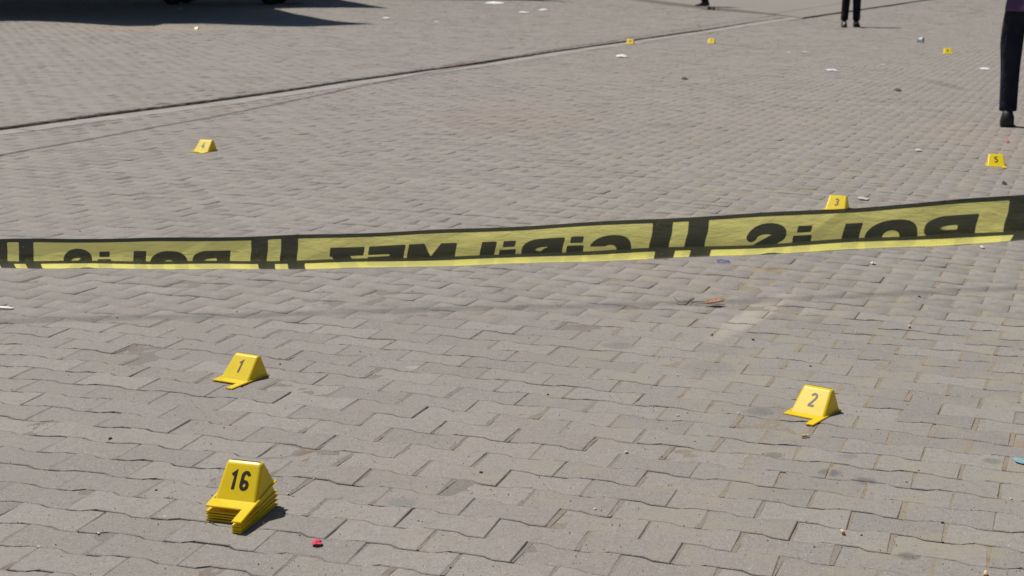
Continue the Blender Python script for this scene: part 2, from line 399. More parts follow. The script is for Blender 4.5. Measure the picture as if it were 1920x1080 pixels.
def canopy(label, outline, z, posts):  # invented canopy: outline is the wanted shadow raised along the sun's rays
    root = empty('added_canopy', (posts[0][0], posts[0][1], 0)); tag(root, label, 'canopy', 'unseen canopies added for their shadows')
    off = Vector((-posts[0][0], -posts[0][1], 0))
    bm = bmesh.new()
    P = [lift(px, py, z) + off for px, py in outline]
    top = [bm.verts.new(p + Vector((0, 0, .02))) for p in P]; bot = [bm.verts.new(p) for p in P]; m = len(P)
    bm.faces.new(top); bm.faces.new(bot[::-1])
    for a in range(m): bm.faces.new((top[a], bot[a], bot[(a + 1) % m], top[(a + 1) % m]))
    bmesh.ops.recalc_face_normals(bm, faces=bm.faces)
    bmesh.ops.triangulate(bm, faces=[f for f in bm.faces if len(f.verts) > 4])
    from_bm('canvas', bm, M_CANVAS, root)
    for (x, y) in posts:
        b = bmesh.new(); tube(b, [off + Vector((x, y, 0)), off + Vector((x, y, z - .005))], .05, 10); from_bm('post', b, M_STEEL, root, True)
        b = bmesh.new(); box(b, -.14, .14, -.14, .14, 0, .02); q = from_bm('base_plate', b, M_STEEL, root); q.location = off + Vector((x, y, STEP))
canopy('unseen dark canopy added to cast the nearest pointed shadow on the plaza',
       [(-700, 40), (-300, 42), (-60, 43.5), (60, 42), (150, 46), (240, 51.5), (290, 51), (308, 47), (380, 47), (480, 51), (560, 52.7), (640, 50.5), (704, 48), (640, 43), (600, 37), (555, 28.5), (524, 20.5), (512, 18.5), (300, 15), (-700, 13)], 3.6, [(-11.5, 31.0), (-12.5, 35.0)])
canopy('unseen dark canopy added to cast the second pointed shadow on the plaza',
       [(-800, 27), (200, 22), (512, 18.6), (560, 17.5), (640, 16.5), (700, 17), (730, 17.6), (690, 10.5), (660, 5), (635, 0), (605, -6), (-800, -6)], 3.95, [(-14.5, 38.5), (-15.5, 44)])
canopy('unseen dark canopy added to cast the farthest thin pointed shadow',
       [(380, -2), (660, -1.5), (787, 1), (900, 2.2), (1000, 3.0), (1082, 4.6), (1020, 1.2), (960, -3), (700, -9), (380, -9)], 4.3, [(-12.0, 50.5), (-12.5, 54)])

# ------------------------------------------------------------------ dark car parked in the shade; its tyres reach the top of the frame
M_CARP = simple('car_paint', (.012, .014, .02), .3, .5, .05); M_RUB = simple('tyre_rubber', (.012, .012, .012), .85, .2)
M_GLASS = simple('dark_glass', (.01, .012, .014), .08, .5); M_RIM = simple('wheel_metal', (.25, .25, .26), .4, .5); M_LAMP = simple('lamp_lens', (.6, .6, .58), .15, .5)
def car():
    wb = 2.6
    L = gp(325, 11.5); R = gp(505, 10.5); c = (L + R) / 2
    root = empty('parked_car', (c.x, c.y + .85, STEP), 0); tag(root, 'dark car parked in the shade of the canopies, only its tyres showing', 'car')
    prof = [(-2.15, .32), (-2.2, .62), (-2.08, .86), (-1.25, .95), (-.55, 1.38), (.75, 1.42), (1.55, 1.02), (2.1, .96), (2.18, .6), (2.12, .3)]
    ys = [(-.86, 0), (-.80, 1)]
    bm = bmesh.new(); rows = []
    for y, sq in ((-.78, .0), (-.86, .0), (-.84, .5), (.84, .5), (.86, .0), (.78, 0)):
        rows.append(y)
    def sec(y, top):
        return [bm.verts.new((x, y * (1 - .16 * max(0, z - .9) / .5), z if z < .9 else z)) for x, z in prof]
    A = [sec(y, 0) for y in (-.86, -.7, .7, .86)]
    for a in (1, 2):
        for v in A[a]: v.co.z += .03 if v.co.z > .5 else -.02
    for P, Q in zip(A, A[1:]):
        for i in range(len(prof)): bm.faces.new((P[i], P[(i + 1) % len(prof)], Q[(i + 1) % len(prof)], Q[i]))
    bm.faces.new(A[0][::-1]); bm.faces.new(A[-1])
    bmesh.ops.recalc_face_normals(bm, faces=bm.faces)
    from_bm('body', bm, M_CARP, root)
    for sd_ in (-1, 1):
        for nm, q in (('side_window', [(-1.05, .98), (-.5, 1.33), (.12, 1.35), (.12, .98)]), ('side_window', [(.18, .98), (.18, 1.35), (.72, 1.36), (1.3, 1.02)])):
            b = bmesh.new(); vs = [b.verts.new((x, sd_ * (.868 * (1 - .16 * max(0, z - .9) / .5) + .004), z)) for x, z in q]; vi = [b.verts.new(v.co + Vector((0, -sd_ * .012, 0))) for v in vs]
            b.faces.new(vs); b.faces.new(vi[::-1])
            for i in range(4): b.faces.new((vs[i], vi[i], vi[(i + 1) % 4], vs[(i + 1) % 4]))
            bmesh.ops.recalc_face_normals(b, faces=b.faces); from_bm(nm, b, M_GLASS, root)
    for x in (-wb / 2, wb / 2):
        for sd_ in (-1, 1):
            wh = empty('wheel', (x, sd_ * .78, .31), 0, root)
            b = bmesh.new(); n = 28; pr = [(.19, -.09), (.29, -.1), (.31, -.075), (.31, .075), (.29, .1), (.19, .09)]
            rg = [[b.verts.new((r * math.cos(2 * math.pi * k / n), y, r * math.sin(2 * math.pi * k / n))) for r, y in pr] for k in range(n)]
            for k in range(n):
                for e in range(6): b.faces.new((rg[k][e], rg[k][(e + 1) % 6], rg[(k + 1) % n][(e + 1) % 6], rg[(k + 1) % n][e]))
            bmesh.ops.recalc_face_normals(b, faces=b.faces); from_bm('tyre', b, M_RUB, wh, True)
            b = bmesh.new()
            bmesh.ops.create_cone(b, cap_ends=True, segments=20, radius1=.19, radius2=.17, depth=.13, matrix=Matrix.Rotation(math.pi / 2, 4, 'X'))
            for k in range(5):
                a = 2 * math.pi * k / 5; tube(b, [(0, sd_ * .07, 0), (.17 * math.cos(a), sd_ * .075, .17 * math.sin(a))], .022, 6)
            from_bm('rim', b, M_RIM, wh)
    for y in (-.6, .6):
        b = bmesh.new(); box(b, -2.215, -2.16, y - .17, y + .17, .62, .76); bmesh.ops.bevel(b, geom=b.edges[:], offset=.015, segments=2, affect='EDGES'); from_bm('headlight', b, M_LAMP, root)
        b = bmesh.new(); box(b, 2.12, 2.19, y - .17, y + .17, .66, .8); bmesh.ops.bevel(b, geom=b.edges[:], offset=.015, segments=2, affect='EDGES'); from_bm('tail_light', b, simple('tail_lens', (.25, .01, .01), .2), root)
    b = bmesh.new(); box(b, -2.26, -2.16, -.8, .8, .34, .52); bmesh.ops.bevel(b, geom=b.edges[:], offset=.03, segments=2, affect='EDGES'); from_bm('bumper', b, M_CARP, root)
car()

# ------------------------------------------------------------------ evidence markers
def plastic():
    g = NT('yellow_plastic'); oc = g.n('ShaderNodeTexCoord').outputs['Object']
    rnd = g.n('ShaderNodeObjectInfo').outputs['Random']
    col = g.mix(g.ramp(g.noise(oc, 22, 4), .35, .75, 0, .35), (.87, .665, .010), (.83, .61, .014))
    col = g.mix(g.ramp(g.noise(oc, 160, 3, .7), .60, .75, 0, .35), col, (.45, .33, .06))
    sz = g.n('ShaderNodeSeparateXYZ'); g.set(sz.inputs[0], oc)
    col = g.mix(g.math('MULTIPLY', g.ramp(g.noise(oc, 34, 5, .7), .45, .7), .22), col, (.60, .50, .24))
    p = g.bsdf(col, g.ramp(g.noise(oc, 40, 3), .3, .7, .26, .38), .28, g.noise(oc, 120, 2), .06, .0006)
    t = g.n('ShaderNodeBsdfTranslucent'); g.set(t.inputs[0], (.85, .55, .03, 1))
    m = g.n('ShaderNodeMixShader'); m.inputs[0].default_value = .2
    g.t.links.new(p.outputs[0], m.inputs[1]); g.t.links.new(t.outputs[0], m.inputs[2]); return g.done(m.outputs[0])
M_YEL = plastic(); M_INK = simple('black_print', (.014, .013, .012), .45, .4)
BX0, BX1, BY0, BY1 = -.120, -.004, .092, .205                    # foot of the hollow wedge; the leg tip is the origin
TX0, TX1, TY0, TY1, TZ = -.112, -.014, .166, .182, .071
def body_mesh():
    bm = bmesh.new()
    b = [bm.verts.new(p) for p in ((BX0, BY0, .002), (BX1, BY0, .002), (BX1, BY1, .002), (BX0, BY1, .002))]
    t = [bm.verts.new(p) for p in ((TX0, TY0, TZ), (TX1, TY0, TZ), (TX1, TY1, TZ), (TX0, TY1, TZ))]
    top = bm.faces.new(t)
    for i in range(4): bm.faces.new((b[i], b[(i + 1) % 4], t[(i + 1) % 4], t[i]))
    ed = [e for e in bm.edges if not e.is_boundary]
    bmesh.ops.bevel(bm, geom=ed, offset=.0095, segments=5, profile=.5, affect='EDGES')
    bmesh.ops.recalc_face_normals(bm, faces=bm.faces)
    me = bpy.data.meshes.new('body'); bm.to_mesh(me); bm.free()
    me.polygons.foreach_set('use_smooth', [True] * len(me.polygons)); me.materials.append(M_YEL); return me
def plate_mesh():
    bm = bmesh.new(); xs = (-.126, BX0 + .001, -.026, BX1 - .001, 0.0); ys = (0, .056, BY0 + .001, BY1 - .001, BY1 + .0015)
    V = {}
    def v(i, j):
        if (i, j) not in V: V[i, j] = bm.verts.new((xs[i], ys[j], .0035))
        return V[i, j]
    for i, j in ((2, 0), (3, 0), (0, 1), (1, 1), (2, 1), (3, 1), (0, 2), (3, 2), (0, 3), (1, 3), (2, 3), (3, 3)):
        bm.faces.new((v(i, j), v(i + 1, j), v(i + 1, j + 1), v(i, j + 1)))
    r = bmesh.ops.extrude_face_region(bm, geom=bm.faces[:])
    for q in r['geom']:
        if isinstance(q, bmesh.types.BMVert): q.co.z = 0
    bmesh.ops.recalc_face_normals(bm, faces=bm.faces)
    ed = [e for e in bm.edges if len(e.link_faces) == 2 and e.calc_face_angle() > 1 and all(vv.co.z > .003 for vv in e.verts)]
    bmesh.ops.bevel(bm, geom=ed, offset=.001, segments=2, affect='EDGES')
    me = bpy.data.meshes.new('base_plate'); bm.to_mesh(me); bm.free(); me.materials.append(M_YEL); return me
BODY, PLATE = body_mesh(), plate_mesh()
def arc(cx_, cy_, rx, ry, a0, a1, n=12): return [(cx_ + rx * math.cos(math.radians(a0 + (a1 - a0) * k / n)), cy_ + ry * math.sin(math.radians(a0 + (a1 - a0) * k / n))) for k in range(n + 1)]
W_ = .40                                                        # digit width for height 1
DIG = {'1': [[(.02, .74), (.20, .92), (.20, .0)]],
       '2': [arc(.2, .74, .165, .19, 165, -20) + [(.30, .52), (.04, .08)], [(.0, .07), (.40, .07)]],
       '3': [arc(.19, .72, .16, .21, 155, -75) + [(.16, .51)], [(.16, .51)] + arc(.19, .28, .17, .21, 80, -155)],
       '4': [[(.24, .95), (.03, .28)], [(.0, .26), (.42, .26)], [(.29, .55), (.29, 0)]],
       '5': [[(.36, .93), (.07, .93), (.06, .53)], [(.06, .52)] + arc(.19, .32, .165, .25, 120, -150)],
       '6': [arc(.2, .26, .165, .19, 0, 360, 20), [(.035, .26), (.035, .70)] + arc(.2, .74, .165, .19, 180, 10)],
       '7': [[(.0, .93), (.38, .93), (.14, 0)]],
       '8': [arc(.2, .26, .165, .19, 0, 360, 20), arc(.2, .72, .15, .20, 0, 360, 20)],
       '9': [arc(.2, .74, .165, .19, 0, 360, 20), [(.365, .74), (.365, .30)] + arc(.2, .26, .165, .19, 0, -170)]}
def number_mesh(txt, hgt=.050, stroke=.0088, thin=False):
    bm = bmesh.new(); adv = .58; tw = (len(txt) - 1) * adv + W_
    fn = Vector((0, -(TZ - .002), TY0 - BY0)).normalized()               # outward normal of the front face
    upv = Vector((0, TY0 - BY0, TZ - .002)).normalized(); mid = Vector(((BX0 + BX1) / 2 + .0, (BY0 + TY0) / 2, TZ / 2 + .001)) + upv * .002
    lay = 0
    for ci, ch in enumerate(txt):
        for path in DIG[ch]:
            lay += 1
            P = [Vector((x + ci * adv - tw / 2, y - .48)) * hgt for x, y in path]; n = len(P); Lf, Rt = [], []
            for k in range(n):
                d0 = (P[k] - P[k - 1]).normalized() if k else (P[1] - P[0]).normalized(); d1 = (P[k + 1] - P[k]).normalized() if k < n - 1 else d0
                t = (d0 + d1).normalized(); nn = Vector((-t.y, t.x)); m = stroke / 2 / max(.5, nn.dot(Vector((-d0.y, d0.x))))
                Lf.append(P[k] + nn * m); Rt.append(P[k] - nn * m)
            off = fn * (.0005 + .00012 * lay)
            def w3(p): return mid + Vector((p.x, 0, 0)) + upv * p.y + off
            vl = [bm.verts.new(w3(p)) for p in Lf]; vr = [bm.verts.new(w3(p)) for p in Rt]
            for k in range(n - 1): bm.faces.new((vr[k], vr[k + 1], vl[k + 1], vl[k]))
    me = bpy.data.meshes.new('number'); bm.normal_update(); bm.to_mesh(me); bm.free(); me.materials.append(M_INK); return me
def marker(px, py, yaw, num, label, scale=1.0, group='yellow evidence markers', loc=None, pitch=0.0, thin=.0088, dz=0.0):
    p = gp(px, py, .002 + dz) if loc is None else Vector(loc)
    if loc is None: p.z = .002 + dz + float(und(p.x, p.y))
    root = empty('evidence_marker', p); tag(root, label, 'evidence marker', group)
    root.rotation_euler = (pitch, 0, math.radians(yaw)); root.scale = (scale,) * 3
    b_ = link('body', BODY, None, root); b_.modifiers.new('weighted', 'WEIGHTED_NORMAL'); link('base_plate', PLATE, None, root)
    if num: link('number', number_mesh(num, stroke=thin), None, root)
    return root
marker(435, 731.5, -27, '1', 'yellow plastic evidence marker with a black number 1 standing on the paving', thin=.0075)
marker(1524, 799.4, -36, '2', 'yellow plastic evidence marker with a black number 2 on the right half of the paving', thin=.0075)
marker(1580, 401, -24, '3', 'yellow evidence marker with number 3, partly hidden behind the police tape', thin=.0075)
marker(376, 289, -22, '4', 'small yellow evidence marker with number 4 near the kerb on the left', thin=.0095, scale=1.1)
marker(1888, 316, -14, '5', 'yellow evidence marker near the right edge, in front of the person in dark trousers', thin=.0085)
marker(1187, 82.5, -12, '8', 'distant yellow evidence marker standing right on the dark kerb line', thin=.009)
marker(1338, 82.5, -18, '7', 'distant yellow evidence marker on the open street right of the kerb line', thin=.009)
marker(1788, 101, -8, '6', 'distant yellow evidence marker beside the white cup on the right', thin=.009)
marker(368, 56, -15, '9', scale=.62, label='pale yellow evidence marker at the very edge of the canopy shadow', thin=.009, dz=STEP)
# the stack of nested markers, leaning forward on its legs
base = gp(453, 1007, 0); base.z = float(und(base.x, base.y)) + .003
STACK_YAW, NST, PIT = -17, 5, 0.0
rot = Matrix.Rotation(math.radians(STACK_YAW), 3, 'Z') @ Matrix.Rotation(PIT, 3, 'X')
names = ['bottom yellow marker of the nested stack, resting on the paving', 'second yellow marker from the bottom of the nested stack', 'third yellow marker from the bottom, in the middle of the nested stack',
         'second yellow marker from the top, directly under number 16',
         'yellow evidence marker with a black number 16 on top of the nested stack']
hz = [0, .0052, .0104, .0156, .0262]; PTS = [0, 2.0, 4.0, 6.0, 11.0]
for k in range(NST):
    pk = math.radians(PTS[k])
    sh = Vector((random.uniform(-.001, .001), random.uniform(-.0015, .0015) if k < NST - 1 else -.002, hz[k]))
    m = marker(0, 0, STACK_YAW, '16' if k == NST - 1 else None, names[k], group='nested stack of yellow evidence markers', loc=base + rot @ sh, pitch=pk, thin=.0088)

# ------------------------------------------------------------------ police tape
TPX = [-60, 0, 240, 480, 720, 960, 1200, 1440, 1600, 1720, 1800, 1920, 1980]
T_TOP = [446.5, 446, 444.5, 441, 433, 422.5, 409, 396, 387, 377.5, 370.5, 361, 356]
T_LIN = [487.5, 487.5, 488, 488.5, 484, 477, 466.5, 457.5, 447.5, 442, 438, 433.5, 431]
T_BOT = [503, 503, 504.5, 505.5, 502.5, 495.5, 487.5, 476.5, 468.5, 463, 459, 451, 448]
PA, PB = Vector((-.96, 2.8)), Vector((.761, 2.22)); TL = (PB - PA).length; TD = (PB - PA) / TL
def u_of_px(px): # distance along the tape for a photograph column
    k = (px - 960) / FPX; return (k * PA.y - PA.x) / (TD.x - k * TD.y)
def px_of_u(u): p = PA + TD * u; return 960 + FPX * p.x / p.y
LT, LB = .0235, .0765
def boxd(u, v, u0, u1, v0, v1):
    dx = np.abs(u - (u0 + u1) / 2) - (u1 - u0) / 2; dy = np.abs(v - (v0 + v1) / 2) - (v1 - v0) / 2
    return np.maximum(dx, dy)
def sell(u, v, cx_, cy_, a, b, p=2.4):
    r = (np.abs((u - cx_) / a) ** p + np.abs((v - cy_) / b) ** p) ** (1 / p); return (r - 1) * min(a, b)
def segd(u, v, P, t):
    d = np.full_like(u, 9.)
    for (a, b), (c, e) in zip(P, P[1:]):
        l2 = (c - a) ** 2 + (e - b) ** 2 + 1e-12; k = np.clip(((u - a) * (c - a) + (v - b) * (e - b)) / l2, 0, 1)
        d = np.minimum(d, np.hypot(u - a - k * (c - a), v - b - k * (e - b)))
    return d - t / 2
def glyph(ch, u, v, u0, u1):                                     # the tape is seen from behind: every letter is mirrored
    w = u1 - u0; st = .0265; hb = .0155; mid = (LT + LB) / 2; cx_ = (u0 + u1) / 2
    if ch == 'P' or ch == 'R':
        d = boxd(u, v, u1 - st, u1, LT, LB); hgt = .034
        bowl = np.maximum(sell(u, v, u1 - st, LT + hgt / 2, w - st, hgt / 2 + .001, 2.8), np.maximum(u - u1, LT - v))
        bowl = np.minimum(bowl, boxd(u, v, u1 - st - .006, u1, LT, LT + hgt))
        hole = np.maximum(sell(u, v, u1 - st + .001, LT + hgt / 2 + .001, w - st - .024, hgt / 2 - .0135, 2.6), u - (u1 - st))
        d = np.minimum(d, np.maximum(bowl, -hole))
        if ch == 'R': d = np.minimum(d, np.maximum(segd(u, v, [(u1 - st, LT + hgt - .006), (u0 + .012, LB + .006)], .024), v - LB))
        return d
    if ch == 'O':
        return np.maximum(sell(u, v, cx_, mid, w / 2, (LB - LT) / 2), -sell(u, v, cx_, mid, w / 2 - .0265, (LB - LT) / 2 - .0165, 2.2))
    if ch == 'G':
        d = np.maximum(sell(u, v, cx_, mid, w / 2, (LB - LT) / 2), -sell(u, v, cx_, mid, w / 2 - .024, (LB - LT) / 2 - .0155, 2.2))
        d = np.maximum(d, -boxd(u, v, u0 - .01, cx_ - .004, mid - .009, mid + .002))
        return np.minimum(d, boxd(u, v, u0, cx_, mid + .002, mid + .012))
    if ch == 'L': return np.minimum(boxd(u, v, u1 - st, u1, LT, LB), boxd(u, v, u0, u1, LB - hb, LB))
    if ch == 'I': return np.minimum(boxd(u, v, cx_ - .011, cx_ + .011, LT, LT + .0105), boxd(u, v, cx_ - .0145, cx_ + .0145, LT + .0145, LB))
    if ch == 'S':
        P = [(cx_ - (w / 2 - .009) * math.cos(a) * (1 if a < 9 else 1), mid - .0125 - .0115 * math.sin(a)) for a in np.radians(np.arange(0, 200, 20))]
        Q = [(2 * cx_ - a, 2 * mid - b) for a, b in P]
        return segd(u, v, P + Q[::-1], .0175)
    if ch == 'M': return np.minimum(np.minimum(boxd(u, v, u0, u0 + .026, LT, LB), boxd(u, v, u1 - .026, u1, LT, LB)), np.maximum(segd(u, v, [(u0 + .014, LT), (cx_, LB - .01), (u1 - .014, LT)], .024), np.maximum(LT - v, v - LB)))
    if ch == 'E':
        d = boxd(u, v, u1 - st, u1, LT, LB)
        for a in (LT, mid - hb / 2, LB - hb): d = np.minimum(d, boxd(u, v, u0, u1, a, a + hb))
        return d
    if ch == 'Z':
        d = np.minimum(boxd(u, v, u0, u1, LT, LT + hb), boxd(u, v, u0, u1, LB - hb, LB))
        return np.minimum(d, np.maximum(segd(u, v, [(u0 + .012, LT + .004), (u1 - .012, LB - .004)], .026), np.maximum(LT - v, v - LB)))
U = u_of_px
POL = [('S', 1401, 1476), ('I', 1488, 1526), ('L', 1545, 1615), ('O', 1625, 1724), ('P', 1735, 1832)]
GIR = [('Z', 620, 684), ('E', 692, 760), ('M', 766, 856), ('L', 868, 930), ('I', 938, 970), ('R', 980, 1057), ('I', 1064, 1097), ('G', 1106, 1187)]
PU0, GU0 = U(1325), U(560); BARW = U(1325) - U(1220); PL = U(1885) - U(1325); GL = U(1220) - U(560); PER = PL + GL + 2 * BARW
def ink(u, v):
    d = np.minimum(v - .0068, .1 - .0072 - v)
    for rep in (-1, 0, 1):
        o = rep * PER
        for chs, lo in ((POL, 0), (GIR, 0)):
            for ch, a, b in chs: d = np.minimum(d, glyph(ch, u, v, U(a) + o, U(b) + o))
        for b0 in (GU0 - BARW, PU0 - BARW):
            for f0, f1 in ((0, .36), (.64, 1)): d = np.minimum(d, np.abs(u - (b0 + BARW * (f0 + f1) / 2) - o) - BARW * (f1 - f0) / 2)
    return d
us = np.arange(-1.05, 3.0, .0025); nu = len(us)
pvals = np.linspace(0, 1, 34); fvals = np.linspace(0, 1, 13)
rows, vv, uu = [], [], []
nzs = [(RNG.uniform(8, 60), RNG.uniform(0, 6), RNG.uniform(10, 60), RNG.uniform(0, 6)) for _ in range(14)]
def crease(u, v):
    r = np.zeros_like(u)
    for a, b, c, e in nzs: r = r + np.sin(a * u + b + 1.2 * np.sin(c * v + e)) * np.sin(c * v * 1.3 + e + .6 * a * u * .2) / 14
    return r + .35 * np.abs(np.sin(17 * u + 30 * v + 2 * np.sin(9 * u))) ** .5 * np.exp(-((u - 1.62) / .2) ** 2)
for u in us:
    px = np.clip(px_of_u(u), -60, 1980) if -.3 < u < 2.2 else (-60 if u < 1 else 1980)
    p = PA + TD * u; Dp = p.y; uc = min(max(u, U(-60)), U(1980)); Dc = (PA + TD * uc).y
    yt, yl, yb = np.interp(px, TPX, T_TOP), np.interp(px, TPX, T_LIN), np.interp(px, TPX, T_BOT)
    zt, zl, zb = (at_depth(960, q, Dc).z for q in (yt, yl, yb)); Yb = at_depth(960, yb, Dc).y; Yt = at_depth(960, yt, Dc).y
    # beyond the frame the tape goes on in a straight line, rising slightly to its posts
    ex = (u - uc); zt += ex * (.10 if ex > 0 else -.05); zl += ex * (.10 if ex > 0 else -.05); zb += ex * (.10 if ex > 0 else -.05)
    yy = Yb + (Dp - Dc)
    plen = zt - zb; flen = .0240
    fh = (zl - zb) + .0045
    ca = min(.98, max(.3, fh / flen)); sa = math.sqrt(1 - ca * ca)
    nrm = Vector((TD.y, -TD.x))                               # horizontal normal towards the camera
    wr = .8 + .8 * math.exp(-((u - 1.62) / .25) ** 2)
    row = []
    bow = .004 * math.sin(3.1 * u + 1)
    for q in pvals:
        v = q * min(plen, .0735)
        row.append((p.x, yy, zt - (zt - zb) * q, bow * 4 * q * (1 - q) - np.interp(u, [.1, .8, 1.6], [.01, .03, .03]) * (zt - zb) * (1 - q), u + np.interp(u, [.1, 1.2], [.001, .011]) * (q - .35), v, 1))
    for q in fvals:
        v = .0770 + q * .023
        off = .0075 * min(1, q * 6) + .0012 + np.interp(u, [.2, 1.2], [1.45, 1.15]) * flen * sa * q + .0015 * math.sin(math.pi * q)
        row.append((p.x, yy, zb + flen * ca * q + .0003, off, u + np.interp(u, [.3, 1.3], [-.024, -.006]) - .006 * q, v, 0))
    rows.append([(x + nrm.x * o, y + nrm.y * o, z, uu_, v_, w_ * wr, nrm.x, nrm.y) for x, y, z, o, uu_, v_, w_ in row])
T = np.array(rows); nv = T.shape[1]
cr = crease(T[..., 3], T[..., 4]); sc = .0024 * (T[..., 5] + .35)
V = np.stack([T[..., 0] + T[..., 6] * cr * sc, T[..., 1] + T[..., 7] * cr * sc, T[..., 2] + .0007 * np.sin(23 * T[..., 3] + 40 * T[..., 4])], -1)
inkd = ink(T[..., 3] + .0006 * np.sin(190 * T[..., 4]), T[..., 4])
a = (np.arange(nu - 1)[:, None] * nv + np.arange(nv - 1)[None]).ravel()
f = np.stack([a, a + 1, a + nv + 1, a + nv], 1)
def tape_material():
    g = NT('barrier_tape_film'); at = g.n('ShaderNodeAttribute'); at.attribute_name = 'ink'
    oc = g.n('ShaderNodeTexCoord').outputs['Object']
    k = g.ramp(at.outputs['Fac'], -.0005, .0005, 1, 0)
    wear = g.ramp(g.noise(oc, 180, 4, .7), .68, .74, 0, .8); k = g.math('MULTIPLY', k, g.math('SUBTRACT', 1, wear))
    col = g.mix(k, (.84, .79, .14), (.040, .037, .021)); tr = g.mix(k, (.98, .94, .32), (.055, .062, .036))
    d = g.n('ShaderNodeBsdfDiffuse'); g.set(d.inputs[0], col)
    t = g.n('ShaderNodeBsdfTranslucent'); g.set(t.inputs[0], tr)
    m = g.n('ShaderNodeMixShader'); m.inputs[0].default_value = .80
    g.t.links.new(d.outputs[0], m.inputs[1]); g.t.links.new(t.outputs[0], m.inputs[2])
    tp_ = g.n('ShaderNodeBsdfTransparent'); g.set(tp_.inputs[0], g.mix(k, (.97, .93, .33), (.08, .08, .05)))
    mt = g.n('ShaderNodeMixShader'); mt.inputs[0].default_value = .38; g.t.links.new(m.outputs[0], mt.inputs[1]); g.t.links.new(tp_.outputs[0], mt.inputs[2]); m = mt
    gl = g.n('ShaderNodeBsdfGlossy'); gl.inputs['Roughness'].default_value = .22; gl.inputs[0].default_value = (1, 1, 1, 1)
    fr = g.n('ShaderNodeLayerWeight'); fr.inputs[0].default_value = .5
    m2 = g.n('ShaderNodeMixShader'); g.set(m2.inputs[0], g.math('MULTIPLY_ADD', g.math('POWER', fr.outputs['Facing'], 4), .5, .05)); g.t.links.new(m.outputs[0], m2.inputs[1]); g.t.links.new(gl.outputs[0], m2.inputs[2])
    b = g.n('ShaderNodeBump'); b.inputs['Strength'].default_value = .55; b.inputs['Distance'].default_value = .004
    mp = g.n('ShaderNodeMapping'); mp.inputs['Scale'].default_value = (1, 1, 3); g.set(mp.inputs[0], oc)
    g.set(b.inputs['Height'], g.noise(mp.outputs[0], 28, 4, .6))
    for q in (d, t, gl): g.t.links.new(b.outputs[0], q.inputs['Normal'])
    return g.done(m2.outputs[0])
tp = bulk('police_tape', V.reshape(-1, 3), f.ravel(), np.arange(len(f)) * 4, np.full(len(f), 4), tape_material())
at_ = tp.data.attributes.new('ink', 'FLOAT', 'POINT'); at_.data.foreach_set('value', inkd.astype(np.float32).ravel())
tp.data.polygons.foreach_set('use_smooth', [True] * len(tp.data.polygons))
tag(tp, 'folded yellow and black police tape with mirrored lettering stretched across the view', 'police tape')
M_POST = simple('galvanised_steel', (.35, .36, .37), .45, .5)
for end, lab in ((0, 'plain steel post holding the left end of the police tape'), (-1, 'plain steel post holding the right end of the police tape')):
    e = V[end].mean(0); b = bmesh.new(); tube(b, [(e[0] + (-.02 if end == 0 else .02), e[1] - .01, 0), (e[0] + (-.02 if end == 0 else .02), e[1] - .01, e[2] + .12)], .021, 14)
    o = from_bm('steel_post', b, M_POST, None, True); tag(o, lab, 'post', 'posts of the police tape')

# ------------------------------------------------------------------ people at the far end (mostly above the frame)
def skin_mesh(V, E, R, root=0, sub=1):
    me = bpy.data.meshes.new('tmp'); me.from_pydata(V, E, []); me.update()
    o = bpy.data.objects.new('tmp', me); COL.objects.link(o)
    sk = o.modifiers.new('s', 'SKIN'); sk.use_smooth_shade = True
    for i, d in enumerate(me.skin_vertices[0].data):
        r = R[i]; d.radius = r if isinstance(r, tuple) else (r, r); d.use_root = (i == root)
    ss = o.modifiers.new('u', 'SUBSURF'); ss.levels = sub; ss.render_levels = sub
    dg = bpy.context.evaluated_depsgraph_get(); dg.update()
    res = bpy.data.meshes.new_from_object(o.evaluated_get(dg)); bpy.data.objects.remove(o); bpy.data.meshes.remove(me)
    res.polygons.foreach_set('use_smooth', [True] * len(res.polygons)); return res
M_SKIN = simple('skin', (.42, .26, .18), .6, .3, .06); M_HAIR = simple('hair', (.02, .014, .01), .7, .3)
M_SHOE = simple('black_shoe', (.012, .012, .013), .5, .4)
